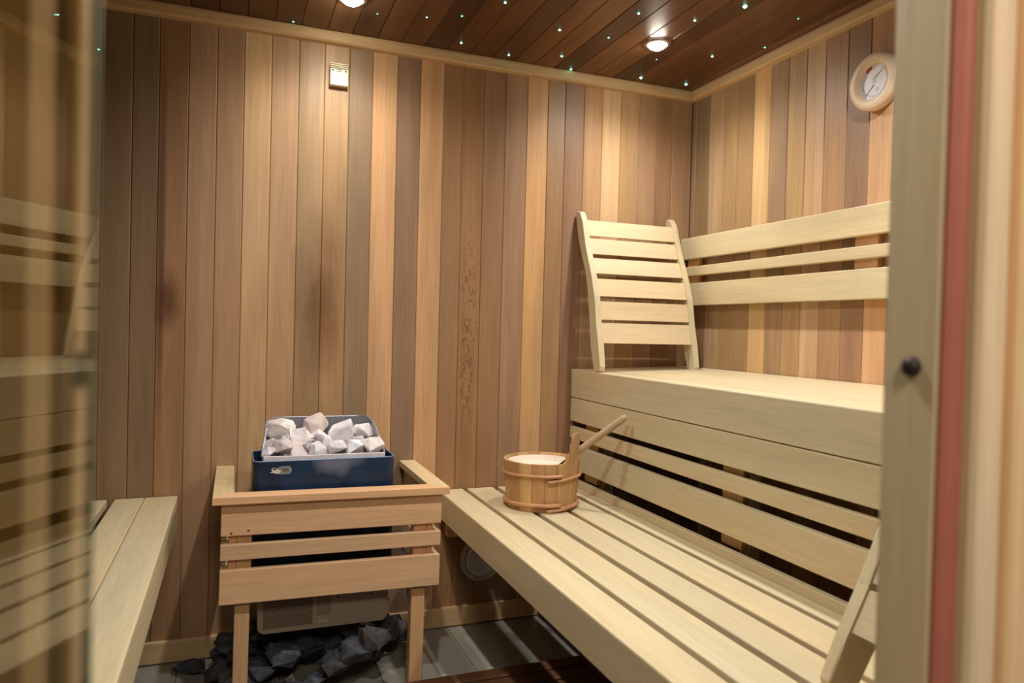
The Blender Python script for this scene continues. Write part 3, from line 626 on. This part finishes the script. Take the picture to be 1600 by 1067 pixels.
# ------------------------------------------------------------------ wooden bucket
BX, BY = 0.985, 2.245
bu = empty('wooden_bucket', (BX, BY, ZL), 'round wooden stave bucket with two hoops and a white liner', 'bucket')
RB, RT, H0, H1 = 0.117, 0.130, ZL+0.001, ZL+0.158
bcol = [(206, 164, 112), (196, 150, 100), (212, 172, 118), (188, 144, 96), (202, 158, 108), (208, 166, 112)]
NS = 18; HA = math.radians(-58)
th = 0.011
for k in range(NS):
    a0 = HA-math.pi/NS+2*math.pi*k/NS; a1 = a0+2*math.pi/NS-0.006
    bm = bmesh.new(); top = H1
    def sv(a, r, z): return bm.verts.new((BX+r*math.cos(a), BY+r*math.sin(a), z))
    rows = []
    zs = [(H0, RB), ((H0+H1)/2, (RB+RT)/2+0.0015), (top, RT)]
    if k == 0: zs = [(H0, RB), ((H0+H1)/2, (RB+RT)/2+0.0015), (top, RT), (top+0.045, RT+0.006), (top+0.085, RT+0.009), (top+0.099, RT+0.010)]
    for j, (z, r) in enumerate(zs):
        sh = 1.0
        if k == 0: sh = [1.0, 1.0, 1.0, 0.86, 0.82, 0.55][j]
        am = (a0+a1)/2; row = []
        for q in range(4): row.append(sv(am+(a1-a0)*sh*(q/3-0.5), r, z))
        for q in (3, 2, 1, 0): row.append(sv(am+(a1-a0)*sh*(q/3-0.5), r-th, z))
        rows.append(row)
    for A, B in zip(rows, rows[1:]):
        for q in range(8): bm.faces.new([A[q], A[(q+1) % 8], B[(q+1) % 8], B[q]])
    bm.faces.new(rows[0]); bm.faces.new(rows[-1])
    o = build(bm, 'handle_stave' if k == 0 else 'stave', BARREL, bu, bcol[k % 6])
# the rim sweeps up into the handle stave on both sides
for s in (-1, 1):
    bm = bmesh.new(); n = 7; A = []
    for q in range(n):
        a = HA+s*(math.pi/NS*0.98+q*0.036); hh = 0.034*(1-q/(n-1))**2.2
        A.append([bm.verts.new((BX+r*math.cos(a), BY+r*math.sin(a), z)) for r, z in ((RT, H1+0.0003), (RT-th, H1+0.0003), (RT-th, H1+0.001+hh), (RT, H1+0.001+hh))])
    for a_, b_ in zip(A, A[1:]):
        for q in range(4): bm.faces.new([a_[q], a_[(q+1) % 4], b_[(q+1) % 4], b_[q]])
    bm.faces.new(A[0]); bm.faces.new(A[-1]); build(bm, 'handle_shoulder', BARREL, bu, bcol[1])
bm = bmesh.new(); add_lathe(bm, [(0, H0+0.006-ZL), (RB-th-0.001, H0+0.006-ZL), (RB-th-0.001, H0+0.016-ZL), (0, H0+0.016-ZL)], 40, False, Matrix.Translation((BX, BY, ZL))); build(bm, 'bucket_bottom', HOOP, bu)
bm = bmesh.new(); zz = lambda v: v-ZL
add_lathe(bm, [(RB-th-0.004, 0.02), (RT-th-0.0015, 0.150), (RT-th-0.004, 0.150), (RB-th-0.009, 0.026), (0, 0.026), (0, 0.02)], 48, False, Matrix.Translation((BX, BY, ZL))); build(bm, 'liner', WHITE, bu, smooth=False)
def hoop(z, r, rr, lift):
    bm = bmesh.new(); P = []
    for k in range(73):
        a = math.radians(-105)+2*math.pi*1.06*k/72
        u = k/72; P.append((BX+(r+(0.005 if u > 0.93 else 0))*math.cos(a), BY+(r+(0.005 if u > 0.93 else 0))*math.sin(a), z+lift*max(0, (u-0.5))**1.0*0.02-(0.010*max(0, 1-u/0.12)**1.0)))
    add_tube(bm, P, rr, 8); build(bm, 'hoop', HOOP, bu, smooth=True)
hoop(ZL+0.112, 0.1315, 0.0052, 1.0); hoop(ZL+0.016, 0.123, 0.0075, 1.0)
# flat white disc in the liner
bm = bmesh.new(); add_lathe(bm, [(0, 0.1285), (RT-th-0.0065, 0.1285), (RT-th-0.0065, 0.130), (0, 0.130)], 48, False, Matrix.Translation((BX, BY, ZL)))
tag(build(bm, 'liner_lid', WHITE, bu), 'smooth white disc inside the bucket rim')
# ladle: a long round handle leaning out of the bucket, bowl resting on the rim
la = empty('ladle', (1.10, 2.16, 0.66), 'long round wooden ladle handle leaning out of the bucket', 'ladle')
p0 = Vector((1.066, 2.215, 0.665)); p1 = Vector((1.207, 2.072, 0.826))
bm = bmesh.new(); P = [p0+(p1-p0)*t_ for t_ in (0, 0.2, 0.5, 0.8, 0.96, 0.99, 1.0)]
add_tube(bm, P, lambda u: [0.0105, 0.0115, 0.0122, 0.0120, 0.0112, 0.0085, 0.005][round(u*6)], 14); build(bm, 'handle', LADLEW, la, smooth=True)
d_ = (p1-p0).normalized(); bm = bmesh.new(); add_tube(bm, [p0-d_*0.045, p0-d_*0.004], 0.0035, 8); build(bm, 'metal_shank', BLACK, la, smooth=True)

# ------------------------------------------------------------------ things on the walls
se = empty('wall_sensor', (0.319, D, 1.92), 'small cream plastic sensor box high on the back wall', 'sensor')
bm = bmesh.new(); add_box(bm, 0.289, 0.350, D-0.022, D-0.0005, 1.919, 1.976, 0.0025, 2); build(bm, 'housing', CREAM, se)
box('back_plate', CREAM, se, 0.291, 0.348, D-0.008, D-0.0005, 1.976, 1.995, 0.001)
for k in range(3): box('vent_fin', CREAM, se, 0.289, 0.350, D-0.022, D-0.0085, 1.9785+k*0.0060, 1.9815+k*0.0060, 0.0006)
for sx in (0.298, 0.341):
    bm = bmesh.new(); add_lathe(bm, [(0, 0.0006), (0.0030, 0.0004), (0.0030, 0), (0, 0)], 12, False, Matrix.Translation((sx, D-0.022, 1.9685)) @ Matrix.Rotation(math.pi/2, 4, 'X')); build(bm, 'screw_hole', DARK, se)
for sz in (1.9655, 1.9715): box('slot', DARK, se, 0.311, 0.328, D-0.0226, D-0.0221, sz, sz+0.0018, 0)
# round vent cover low on the back wall
ve = empty('round_vent', (0.88, D, 0.24), 'round white vent cover low on the back wall under the bench', 'vent')
VM = Matrix.Translation((0.880, D-0.0005, 0.241)) @ Matrix.Rotation(math.pi/2, 4, 'X')
VR = plain('vent_ring', (196, 180, 158), 0.5); VC = plain('vent_disc', (206, 204, 202), 0.4)
bm = bmesh.new(); add_lathe(bm, [(0.066, 0), (0.083, 0), (0.083, 0.008), (0.080, 0.012), (0.068, 0.012), (0.066, 0.010)], 48, True, VM); build(bm, 'vent_ring', VR, ve, smooth=False)
bm = bmesh.new(); add_lathe(bm, [(0, 0), (0.064, 0), (0.064, 0.014), (0.055, 0.019), (0, 0.021)], 48, False, VM); build(bm, 'vent_disc', VC, ve, smooth=False)
for a in (150, 250, 30, -30):
    bm = bmesh.new(); add_lathe(bm, [(0, 0.0135), (0.003, 0.013), (0.003, 0.0121), (0, 0.0121)], 10, False, VM @ Matrix.Translation((0.0735*math.cos(math.radians(a)), 0.0735*math.sin(math.radians(a)), 0))); build(bm, 'screw', SCREW, ve)
# thermometer on the right wall; its local x points along +y(left in the picture), local y up
th_ = empty('wall_thermometer', (R, 1.611, 1.856), 'round wooden-rimmed thermometer and hygrometer on the right wall', 'thermometer')
TM = Matrix.Translation((R-0.0005, 1.611, 1.856)) @ Matrix(((0, 0, -1, 0), (1, 0, 0, 0), (0, 1, 0, 0), (0, 0, 0, 1)))
RIMW = plain('pale_turned_wood_rim', (244, 218, 186), 0.4, var=0.04)
bm = bmesh.new(); add_lathe(bm, [(0.0, 0.0), (0.078, 0.0), (0.0835, 0.008), (0.0835, 0.027), (0.0805, 0.0325), (0.075, 0.0345), (0.062, 0.0345), (0.0545, 0.0325), (0.0525, 0.029), (0.0525, 0.018), (0.0, 0.018)], 64, False, TM)
o = build(bm, 'rim', RIMW, th_, smooth=True)
for p in o.data.polygons: p.use_smooth = True
DIAL = plain('white_dial', (246, 246, 252), 0.3)
bm = bmesh.new(); add_lathe(bm, [(0, 0.0182), (0.0522, 0.0182), (0.0522, 0.0192), (0, 0.0192)], 48, False, TM); dial = build(bm, 'dial', DIAL, th_)
def flat(pts, z, name, mat):
    bm = bmesh.new(); A = [bm.verts.new(TM @ Vector((u, v, z))) for u, v in pts]; B = [bm.verts.new(TM @ Vector((u, v, z+0.0004))) for u, v in pts]; n = len(pts)
    bm.faces.new(A); bm.faces.new(B)
    for i in range(n): bm.faces.new([A[i], B[i], B[(i+1) % n], A[(i+1) % n]])
    return build(bm, name, mat, dial)
arc = lambda r, a: (r*math.cos(math.radians(a)), r*math.sin(math.radians(a)))
REDM = plain('red_scale', (190, 40, 60), 0.4); INK = plain('grey_ink', (120, 122, 140), 0.5); GREENM = plain('green_scale', (200, 226, 206), 0.5)
# mirrored: +u is the picture's left
flat([arc(0.051, a) for a in range(48, 76, 3)]+[arc(0.043, a) for a in range(75, 47, -3)], 0.0193, 'red_zone', REDM)
flat([arc(0.030, a) for a in range(236, 262, 4)]+[arc(0.022, a) for a in range(260, 234, -4)], 0.0193, 'green_zone', GREENM)
def bar(name, u0, v0, u1, v1, w_, mat=INK):
    d = Vector((u1-u0, v1-v0)).normalized(); nn = Vector((-d.y, d.x))*w_/2
    return flat([(u0+nn.x, v0+nn.y), (u1+nn.x*0.4, v1+nn.y*0.4), (u1-nn.x*0.4, v1-nn.y*0.4), (u0-nn.x, v0-nn.y)], 0.0198, name, mat)
bar('temperature_hand', 0.006, 0.008, -0.028, 0.030, 0.0030); bar('humidity_hand', 0.002, -0.008, 0.034, -0.036, 0.0030)
for a in range(-20, 100, 13): bar('tick_mark', *arc(0.040, a), *arc(0.045, a), 0.002)
for a in range(200, 345, 13): bar('tick_mark', *arc(0.040, a), *arc(0.045, a), 0.002)
bar('dial_caption', 0.008, 0.0, -0.006, 0.001, 0.002)
